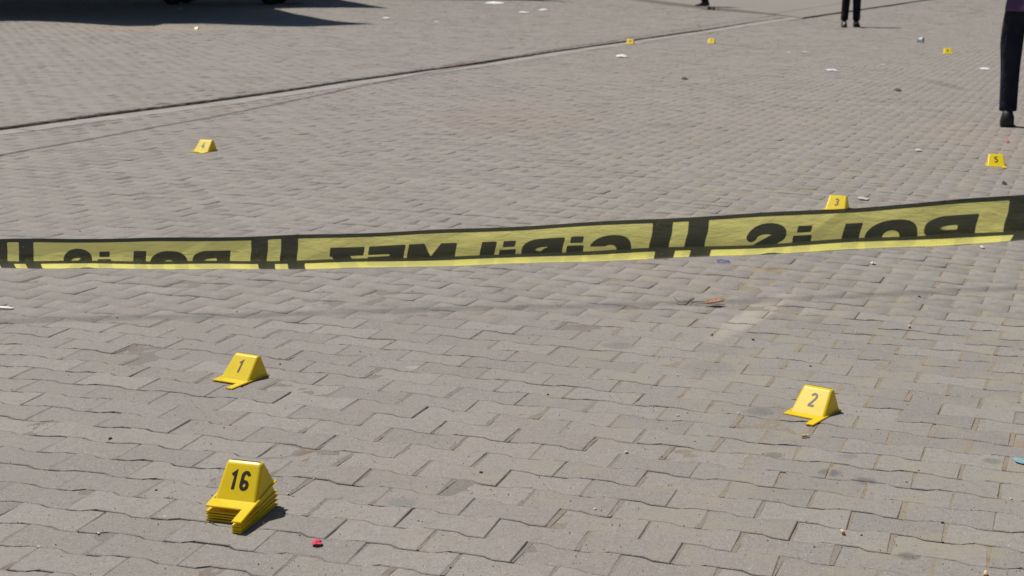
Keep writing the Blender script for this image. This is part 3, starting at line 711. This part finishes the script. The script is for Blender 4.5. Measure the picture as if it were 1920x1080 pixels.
def person(label, loc, rz, legs, trouser, shirt, arms, stretch=1.0, tr_r=1.0, sleeve=True):
    """legs: for each side (hip, knee, ankle) offsets; local +Y is where the person faces"""
    root = empty('person', loc, rz); tag(root, label, 'person'); root.scale = (stretch,) * 3
    V, E, R = [], [], []
    def add(p, r, par=None):
        V.append(tuple(p)); R.append(r); i = len(V) - 1
        if par is not None: E.append((par, i))
        return i
    pel = add((0, 0, .94), (.15, .11)); bel = add((0, 0, 1.08), (.14, .10), pel); ch = add((0, .01, 1.26), (.165, .11), bel); up = add((0, 0, 1.40), (.12, .08), ch)
    nk = add((0, .005, 1.49), .055, up); hd = add((0, .02, 1.58), (.075, .09), nk); ht = add((0, .015, 1.68), (.078, .095), hd); add((0, .005, 1.745), (.05, .06), ht)
    add((0, .115, 1.60), .014, hd); 
    tV, tE, tR = [(0, 0, 1.07), (0, 0, .92), (0, 0, 1.05), (0, 0, 1.0)], [(0, 2), (2, 3), (3, 1)], [(.155, .118), (.165, .125), (.157, .12), (.165, .125)]
    for sd_, (hip, knee, ank, toe) in zip((-1, 1), legs):
        h = add(hip, .082, pel); k = add(knee, .056, h); a = add(ank, .04, k); fo = add(toe, (.035, .025), a)
        n = len(tV); kn, an_ = Vector(knee), Vector(ank); an_t = an_ + (kn - an_) * .13
        cf = an_ + (kn - an_) * .72
        tV += [hip, tuple((Vector(hip) + kn) / 2), knee, tuple(cf), tuple(an_t), tuple(an_t - (kn - an_) * .04)]; tE += [(1, n), (n, n + 1), (n + 1, n + 2), (n + 2, n + 3), (n + 3, n + 4), (n + 4, n + 5)]
        tR += [.098 * tr_r, .088 * tr_r, .073 * tr_r, .070 * tr_r, .066 * tr_r, .070 * tr_r]
    sV, sE, sR = [(0, 0, .925), (0, 0, 1.08), (0, .01, 1.27), (0, 0, 1.40), (0, 0, 1.46), (0, 0, .94), (0, 0, .985)], [(0, 5), (5, 6), (6, 1), (1, 2), (2, 3), (3, 4)], [(.188, .15), (.165, .125), (.185, .13), (.14, .10), (.07, .065), (.188, .15), (.182, .14)]
    for sd_, (el, wr_) in zip((-1, 1), arms):
        shd = Vector((sd_ * .185, 0, 1.40)); s1 = add(shd, .06, up); e_ = add(el, .043, s1); w_ = add(wr_, .03, e_)
        wv, ev = Vector(wr_), Vector(el); dirn = (wv - ev).normalized(); pm = add(wv + dirn * .06, (.038, .018), w_)
        side = Vector((0, 1, 0)) if abs(dirn.y) < .8 else Vector((0, 0, 1)); side = (side - dirn * side.dot(dirn)).normalized(); cu = dirn.cross(side) * -sd_
        for fi in range(4):
            o0 = side * (.024 - .016 * fi); ln = (.030, .034, .031, .025)[fi]
            a1 = add(wv + dirn * .095 + o0, .010, pm); a2 = add(wv + dirn * (.095 + ln) + o0 + cu * .008, .009, a1); add(wv + dirn * (.095 + ln * 1.8) + o0 + cu * .022, .008, a2)
        t1 = add(wv + dirn * .04 + side * .036, .011, pm); add(wv + dirn * .075 + side * .05 + cu * .008, .009, t1)
        n = len(sV); sV += [tuple(shd), tuple(shd + (ev - shd) * .55), tuple(ev), tuple(ev + (wv - ev) * .85)]; sE += [(3, n), (n, n + 1), (n + 1, n + 2), (n + 2, n + 3)]; sR += [.078, .062, .054, .042]
    link('body', skin_mesh(V, E, R, 0, 1), M_SKIN, root)
    link('trousers', skin_mesh(tV, tE, tR, 0, 2), trouser, root); link('shirt', skin_mesh(sV, sE, sR, 0, 2), shirt, root)
    for (hip, knee, ank, toe) in legs:
        an_, to_ = Vector(ank), Vector(toe); z0 = min(an_.z - .075, to_.z - .03); d = (to_ - an_); d.z = 0; d = d.normalized() if d.length > .01 else Vector((0, 1, 0)); sdv = Vector((-d.y, d.x, 0))
        bm = bmesh.new(); rings = []
        for t, hw, hh in ((-.085, .040, .07), (-.06, .052, .15), (0, .054, .155), (.06, .054, .10), (.12, .056, .062), (.17, .050, .048), (.20, .030, .03)):
            c = an_ + d * t; rings.append([bm.verts.new((c.x + sdv.x * hw * x, c.y + sdv.y * hw * x, z0 + hh * zz)) for x, zz in ((-1, 0), (1, 0), (1.0, .45), (.6, .9), (0, 1), (-.6, .9), (-1.0, .45))])
        for A, B in zip(rings, rings[1:]):
            for i in range(7): bm.faces.new((A[i], A[(i + 1) % 7], B[(i + 1) % 7], B[i]))
        bm.faces.new(rings[0][::-1]); bm.faces.new(rings[-1]); bmesh.ops.recalc_face_normals(bm, faces=bm.faces)
        from_bm('shoe', bm, M_SHOE, root, True)
    bm = bmesh.new(); bmesh.ops.create_uvsphere(bm, u_segments=16, v_segments=10, radius=1, matrix=Matrix.Translation((0, -.004, 1.672)) @ Matrix.Diagonal((.09, .105, .105, 1)))
    bmesh.ops.delete(bm, geom=[v for v in bm.verts if v.co.z < 1.60 or (v.co.y > .055 and v.co.z < 1.70)], context='VERTS'); from_bm('hair', bm, M_HAIR, root, True)
    for sd_ in (-1, 1):
        bm = bmesh.new(); bmesh.ops.create_uvsphere(bm, u_segments=8, v_segments=6, radius=.011, matrix=Matrix.Translation((sd_ * .03, .098, 1.635))); from_bm('eye', bm, M_HAIR, root, True)
    return root
def cloth(name, col):
    g = NT(name); oc = g.n('ShaderNodeTexCoord').outputs['Object']
    mp = g.n('ShaderNodeMapping'); mp.inputs['Scale'].default_value = (1, 1, .45); g.set(mp.inputs[0], oc)
    nz = g.noise(mp.outputs[0], 14, 3, .5); c = g.mix(g.ramp(nz, .3, .7), tuple(x * .8 for x in col), tuple(x * 1.3 for x in col))
    return g.done(g.bsdf(c, .9, .15, nz, .8, .05))
p1 = gp(1894, 237.5); 
person('person in purple shirt and dark trousers, standing at the right edge', (p1.x + .060, p1.y - .028, 0), math.radians(-18),
       (((-.105, 0, .90), (-.098, .02, .50), (-.092, .0, .085), (-.094, .15, .035)), ((.10, 0, .90), (.165, .03, .50), (.185, .0, .085), (.22, .15, .035))),
       cloth('dark_navy_cloth', (.014, .017, .027)), cloth('purple_cloth', (.10, .055, .12)), (((-.29, -.04, 1.16), (-.20, .20, 1.12)), ((.30, -.04, 1.14), (.27, .10, .92))), 1.0, 1.14)
p2 = gp(1594, 50)
person('distant person walking in dark trousers and shoes, cut off at the thighs by the frame', (p2.x, p2.y, 0), math.radians(172),
       (((-.09, 0, .90), (-.10, .06, .50), (-.115, -.05, .085), (-.125, .10, .035)), ((.09, 0, .90), (.10, .03, .50), (.125, .10, .085), (.13, .25, .035))),
       cloth('black_cloth', (.011, .012, .016)), cloth('grey_cloth', (.12, .12, .13)), (((-.27, -.10, 1.14), (-.26, .06, .92)), ((.27, .02, 1.13), (.26, .18, .95))), 1.0, 1.15)
p3 = gp(1320, 11.5, STEP + .085)
person('farthest person, only dark trouser legs and shoes below the top edge', (p3.x, p3.y, STEP + .085), math.radians(95),
       (((-.08, 0, .90), (-.085, .04, .50), (-.09, .04, .085), (-.095, .18, .035)), ((.08, 0, .90), (.085, .02, .50), (.09, -.06, .085), (.095, .08, .035))),
       cloth('charcoal_cloth', (.013, .013, .015)), cloth('dark_blue_cloth', (.03, .04, .07)), (((-.27, -.06, 1.13), (-.26, .06, .90)), ((.27, -.06, 1.13), (.26, .06, .90))), 1.0, .95)

# ------------------------------------------------------------------ litter
def scrap(name, label, cat, px, py, wpx, hpx, col, lift_=.35, group=None, seed=0, rough=.7, n=9, dz=0.0):
    """crumpled sheet wpx by hpx photograph pixels in size lying on the paving"""
    r = random.Random(seed or (px * 31 + py)); c = gp(px, py); sc = (py + 90) / HC; sy = (py + 90) ** 2 / (HC * FPX)
    wx, wy = wpx / sc / 2, min(hpx / sy / 2, wpx / sc * .9); hh = min(wx, wy) * lift_ * (.55 if py < 200 else 1)
    bm = bmesh.new(); ctr = bm.verts.new((0, 0, .002 + hh)); rim, mid_ = [], []
    for k in range(n):
        a = 2 * math.pi * k / n; q = r.uniform(.75, 1.15); x, y = wx * q * math.cos(a), wy * q * math.sin(a)
        rim.append(bm.verts.new((x, y, .0015 + r.uniform(0, .45) * hh))); mid_.append(bm.verts.new((x * .55, y * .55, .002 + r.uniform(.3, 1.2) * hh)))
    for k in range(n):
        b = (k + 1) % n; bm.faces.new((ctr, mid_[k], mid_[b])); bm.faces.new((mid_[k], rim[k], rim[b])); bm.faces.new((mid_[k], rim[b], mid_[b]))
    bmesh.ops.recalc_face_normals(bm, faces=bm.faces)
    g = bmesh.ops.solidify(bm, geom=bm.faces[:], thickness=-.0006)
    o = from_bm(name, bm, simple(name + '_mat', col, rough, .3)); o.location = (c.x, c.y, float(und(c.x, c.y)) + .003 + dz); o.rotation_euler.z = r.uniform(-.3, .3)
    tag(o, label, cat, group); return o
white = (.66, .65, .63); lil = (.62, .60, .68)
LP = 'paper litter on the far paving'
scrap('paper_scrap', 'white crumpled paper just below the distant marker on the kerb line', 'paper', 1167, 107, 26, 8, white, .6, LP)
scrap('paper_scrap', 'white paper strip at the end of the farthest canopy shadow', 'paper', 928, 8.5, 38, 4, white, .3, LP, dz=STEP)
scrap('paper_scrap', 'left one of two flat white papers beyond the kerb line', 'paper', 982, 26.5, 22, 4, white, .4, LP, dz=STEP)
scrap('paper_scrap', 'right one of two flat white papers beyond the kerb line', 'paper', 1018, 21, 20, 4, white, .4, LP, dz=STEP)
scrap('paper_scrap', 'thin white paper strip off the tip of the nearest pointed shadow', 'paper', 725, 36.5, 16, 4, white, .4, LP, dz=STEP)
scrap('paper_scrap', 'small pale paper beside the thin white strip on the plaza', 'paper', 818, 44, 12, 3, (.55, .53, .5), .4, LP, dz=STEP)
scrap('paper_scrap', 'grey paper lying inside the dark canopy shadow', 'paper', 337, 19, 14, 5, (.5, .5, .5), .5, LP, dz=STEP)
scrap('paper_scrap', 'lilac white paper lying alone left of the distant white cup', 'paper', 1560, 131.5, 22, 7, lil, .35, LP)
scrap('paper_scrap', 'flat white paper next to the knee of the person on the right', 'paper', 1847, 130, 20, 6, lil, .45, LP)
scrap('paper_scrap', 'small pale scrap between the lilac paper and the white cup', 'paper', 1655, 122.5, 9, 4, (.6, .58, .55), .5, LP)
scrap('paper_scrap', 'left one of two tiny pale scraps on the far street', 'paper', 1478, 99.5, 7, 4, (.55, .53, .5), .5, LP)
scrap('paper_scrap', 'right one of two tiny pale scraps on the far street', 'paper', 1508, 98.5, 9, 4, (.6, .58, .56), .5, LP)
scrap('paper_scrap', 'pale scrap of paper lying beyond the number 3 marker', 'paper', 1722, 283, 14, 6, (.55, .50, .47), .4, LP)
scrap('paper_scrap', 'white paper fleck below the right part of the tape', 'paper', 1637, 496, 9, 4, white, .8, LP)
scrap('paper_scrap', 'pale chip at the foot of the tape near the right edge', 'paper', 1842, 465, 10, 5, (.6, .57, .52), .7, LP)
scrap('paper_scrap', 'pale scuffed paper lying behind the number 3 marker', 'paper', 1618, 375, 20, 6, (.42, .40, .38), .2, LP)
scrap('paper_scrap', 'cyan paper scrap at the right edge in the foreground', 'paper', 1914, 867, 30, 14, (.19, .33, .36), .08, 'coloured scraps')
scrap('plastic_scrap', 'small crumpled red plastic scrap below the marker stack', 'scrap', 594, 1027, 21, 10, (.60, .06, .10), .45, 'coloured scraps', 5)
scrap('plastic_scrap', 'tiny red scrap right behind the number 5 marker by the right edge', 'scrap', 1889, 268.5, 7, 5, (.60, .10, .13), 1.0, 'coloured scraps')
scrap('dark_leaf', 'dark curled leaf on the far street below the lilac paper', 'leaf', 1683, 170, 15, 6, (.09, .05, .03), .8, 'dead leaves')
scrap('dark_leaf', 'small dark leaf in the middle of the far street', 'leaf', 1284, 149, 14, 4, (.06, .05, .045), .8, 'dead leaves')
scrap('dark_leaf', 'dark bit of leaf below the number 5 marker by the right edge', 'leaf', 1883, 345, 10, 4, (.04, .035, .03), .8, 'dead leaves')
# paper cup
c = gp(1721, 81); bm = bmesh.new(); n = 14; rg = []
for z, r in ((0, .035), (.0, .03), (.085, .042), (.088, .044), (.085, .040), (.006, .029)):
    rg.append([bm.verts.new((r * math.cos(2 * math.pi * k / n), r * math.sin(2 * math.pi * k / n), z)) for k in range(n)])
for A, B in zip(rg, rg[1:]):
    for k in range(n): bm.faces.new((A[k], A[(k + 1) % n], B[(k + 1) % n], B[k]))
bm.faces.new(rg[-1])
o = from_bm('paper_cup', bm, simple('cup_paper', (.62, .70, .72), .5, .4, .05), None, True); o.location = (c.x, c.y, .042); o.rotation_euler = (math.radians(80), 0, .9); tag(o, 'white paper cup lying on the far street beside a yellow marker', 'cup')
# blue bottle-neck ring
c = gp(1356, 491.5); bm = bmesh.new(); pts = [(.0275 * math.cos(a), .0225 * math.sin(a), .004) for a in np.linspace(0, 2 * math.pi, 33)]
tube(bm, pts, .0025, 8, False); o = from_bm('plastic_ring', bm, simple('blue_plastic', (.05, .12, .55), .35, .5), None, True); o.location = (c.x, c.y, .003 + float(und(c.x, c.y))); tag(o, 'small blue plastic ring lying just below the tape', 'ring')
# dry leaf and its stems on the pale patch
c = gp(1322, 571); root = empty('dry_leaf', (c.x, c.y, .004)); tag(root, 'brown curled dry leaf with thin stems on the pale dusty patch', 'leaf', 'dead leaves')
bm = bmesh.new(); L_, R_, C_ = [], [], []
for k in range(13):
    t = k / 12; x = -.005 + .080 * t; y = -.012 + .012 * t; wd = .014 * math.sin(math.pi * min(1, .06 + t * .94)) ** .7
    C_.append(bm.verts.new((x, y, .003 + .006 * t * t))); L_.append(bm.verts.new((x, y + wd * 2.0, .009 + .012 * t))); R_.append(bm.verts.new((x, y - wd * .5, .006 + .008 * t)))
for k in range(12):
    bm.faces.new((C_[k], C_[k + 1], L_[k + 1], L_[k])); bm.faces.new((R_[k], R_[k + 1], C_[k + 1], C_[k]))
from_bm('blade', bm, simple('dry_leaf_brown', (.30, .16, .09), .7, .3, .3, 90), root, True)
for q in ([(-.105, .012, .004), (-.05, 0, .005), (-.0, -.012, .004), (.075, -.030, .003)], [(-.085, .03, .004), (-.01, .02, .004), (.08, .035, .003)], [(-.105, .012, .004), (-.118, .07, .008)], [(-.065, .02, .004), (-.045, .075, .006)]):
    bm = bmesh.new(); tube(bm, q, .0013, 6); from_bm('stem', bm, simple('dry_stem', (.13, .085, .055), .8, .2), root, True)
# feather-like white thing at the left edge
c = gp(0, 581); root = empty('seed_pod', (c.x, c.y, .004)); tag(root, 'white and black striped pod cut by the left edge', 'pod')
for nm, mat, y0, z0, wd, ln in (('shell', simple('pod_white', (.70, .68, .64), .6, .3), 0, .004, .016, .056), ('rim', simple('pod_black', (.02, .02, .02), .6, .3), -.012, .001, .012, .058)):
    bm = bmesh.new(); A, B, Cc = [], [], []
    for k in range(13):
        t = -1 + 2 * k / 12; ww = wd * math.sqrt(max(0, 1 - t * t)) + .0005
        A.append(bm.verts.new((t * ln, y0 - ww, z0))); B.append(bm.verts.new((t * ln, y0, z0 + ww * .5))); Cc.append(bm.verts.new((t * ln, y0 + ww * 1.5, z0)))
    for k in range(12): bm.faces.new((A[k], A[k + 1], B[k + 1], B[k])); bm.faces.new((B[k], B[k + 1], Cc[k + 1], Cc[k]))
    from_bm(nm, bm, mat, root, True)
for q in (.004, .013):
    bm = bmesh.new(); tube(bm, [(-.05, q, .0125 - q * .3), (0, q, .014 - q * .3), (.048, q * .4, .0095)], .0012, 6); from_bm('stripe', bm, simple('pod_stripe', (.03, .03, .03), .6, .3), root, True)
# cigarette ends, chips and pebbles
def butt(label, px, py, rz, l=.026):
    c = gp(px, py); root = empty('cigarette_end', (c.x, c.y, .0065 + float(und(c.x, c.y))), rz); tag(root, label, 'cigarette end', 'cigarette ends')
    bm = bmesh.new(); tube(bm, [(-l / 2, 0, 0), (l * .15, 0, 0)], .0042, 10); from_bm('filter', bm, simple('filter_tan', (.60, .36, .17), .8, .2, .2, 300), root)
    bm = bmesh.new(); tube(bm, [(l * .15, 0, 0), (l * .4, .001, -.0004), (l / 2, .003, -.001)], [.0041, .0038, .0025], 10); from_bm('paper', bm, simple('cigarette_paper', (.72, .68, .62), .8, .2), root)
butt('cigarette end lying upright between two pavers far right of the leaf', 1705, 615, 1.3); butt('cigarette end just in front of the number 2 marker', 1510, 821.5, .35); butt('cigarette end in a joint at the lower right corner', 1848, 1078, 1.2)
butt('cigarette end in a joint in the right foreground', 1580, 1000, 1.5, .018)
M_PEB = [simple('dark_pebble', (.035, .032, .03), .8, .2), simple('grey_pebble', (.24, .22, .20), .9, .2), simple('pale_pebble', (.55, .50, .44), .9, .2)]
def pebble_mesh(q):
    r = random.Random(q); bm = bmesh.new(); bmesh.ops.create_icosphere(bm, subdivisions=1, radius=1)
    for v in bm.verts: v.co = v.co * r.uniform(.7, 1.15); v.co.z *= .6
    me = bpy.data.meshes.new('pebble'); bm.to_mesh(me); bm.free(); return me
PM = []
for kind in range(3):
    for q in range(3): me = pebble_mesh(q + 10 * kind); me.materials.append(M_PEB[kind]); PM.append(me)
MARKS = [('the number 1 marker', 450, 700), ('the number 2 marker', 1530, 765), ('the nested stack', 452, 940), ('the brown dry leaf', 1325, 572), ('the red scrap in front', 594, 1027), ('the blue ring', 1356, 492),
         ('the striped pod', 0, 581), ('the cyan scrap', 1912, 866), ('the cigarette end under marker 2', 1510, 822), ('the lower right corner', 1900, 1060), ('the bottom edge of the middle', 960, 1075), ('the tape in the middle', 960, 470), ('the tape at the left', 200, 475)]
def where(px, py):
    n_, mx, my = min(MARKS, key=lambda m: math.hypot(m[1] - px, (m[2] - py) * 1.6)); dx, dy = px - mx, (py - my) * 1.6
    side = ('right of' if dx > 0 else 'left of') if abs(dx) > abs(dy) else ('in front of' if dy > 0 else 'behind')
    far = math.hypot(dx, dy); return ('close ' if far < 90 and side[0] != 'i' else 'just ' if far < 90 else 'well ' if far > 260 else '') + side + ' ' + n_
def pebble(px, py, size, kind, label):
    label = label + ' ' + where(px, py)
    c = gp(px, py); o = bpy.data.objects.new('pebble', PM[kind * 3 + random.randrange(3)]); COL.objects.link(o); r = size * HC / (py + 90) / 2
    o.location = (c.x, c.y, float(und(c.x, c.y)) + r * .35); o.scale = (r, r, r); o.rotation_euler.z = random.uniform(0, 6); tag(o, label, 'pebble', 'pebbles scattered on the paving')
for x, y, s_ in ((207, 825, 9), (293, 923, 7), (902, 888.5, 8), (773, 547, 5), (444, 585, 4), (1027, 740, 6), (1724, 558, 6), (525, 683, 5), (675, 659, 4), (606, 547, 3), (525, 672, 4), (1303, 828, 4), (1700, 905, 5), (220, 597, 4), (1520, 686, 5), (1241, 857, 4), (150, 435, 4), (760, 427, 3), (1335, 626, 5), (1412, 636, 7), (1615, 1003, 6), (1527, 1025, 5), (1767, 980, 8), (1723, 884, 6), (420, 805, 4), (845, 1070, 5)):
    pebble(x, y, s_, 0, 'tiny dark pebble on the paving')
for x, y, s_ in ((310, 974, 10), (73, 1028, 9), (185, 1003, 8), (1175, 849, 9), (1115, 957, 8), (588, 903, 5), (950, 1054, 5), (540, 931, 6), (1896, 936, 6), (1805, 967, 4), (1683, 910, 5), (1605, 620, 5), (1271, 780, 7), (1270, 704, 5), (1385, 776, 5), (820, 812, 4), (1525, 923, 4)):
    pebble(x, y, s_, 2, 'pale stone chip on the paving')
# countless grit
n = 2600; V, F = [], []
for q in range(n):
    py = 520 + 575 * random.random() ** .8; px = random.uniform(-60, 1980); c = gp(px, py)
    r = random.choice((.0008, .0011, .0014, .0020)) * random.uniform(.7, 1.4); z = float(und(c.x, c.y)) + .001; b = len(V); a = random.uniform(0, 6)
    V += [(c.x + r * math.cos(a + k * 2.09), c.y + r * math.sin(a + k * 2.09), z) for k in range(3)] + [(c.x, c.y, z + r * 1.2)]
    F += [(b, b + 1, b + 3), (b + 1, b + 2, b + 3), (b + 2, b, b + 3)]
g = NT('grit'); col = g.mix(g.ramp(g.noise(g.pos(), 37, 2), .42, .58), (.07, .06, .055), (.45, .42, .38)); gm = g.done(g.bsdf(col, .9, .2))
tag(pyd('grit', V, F, gm), kind='stuff')
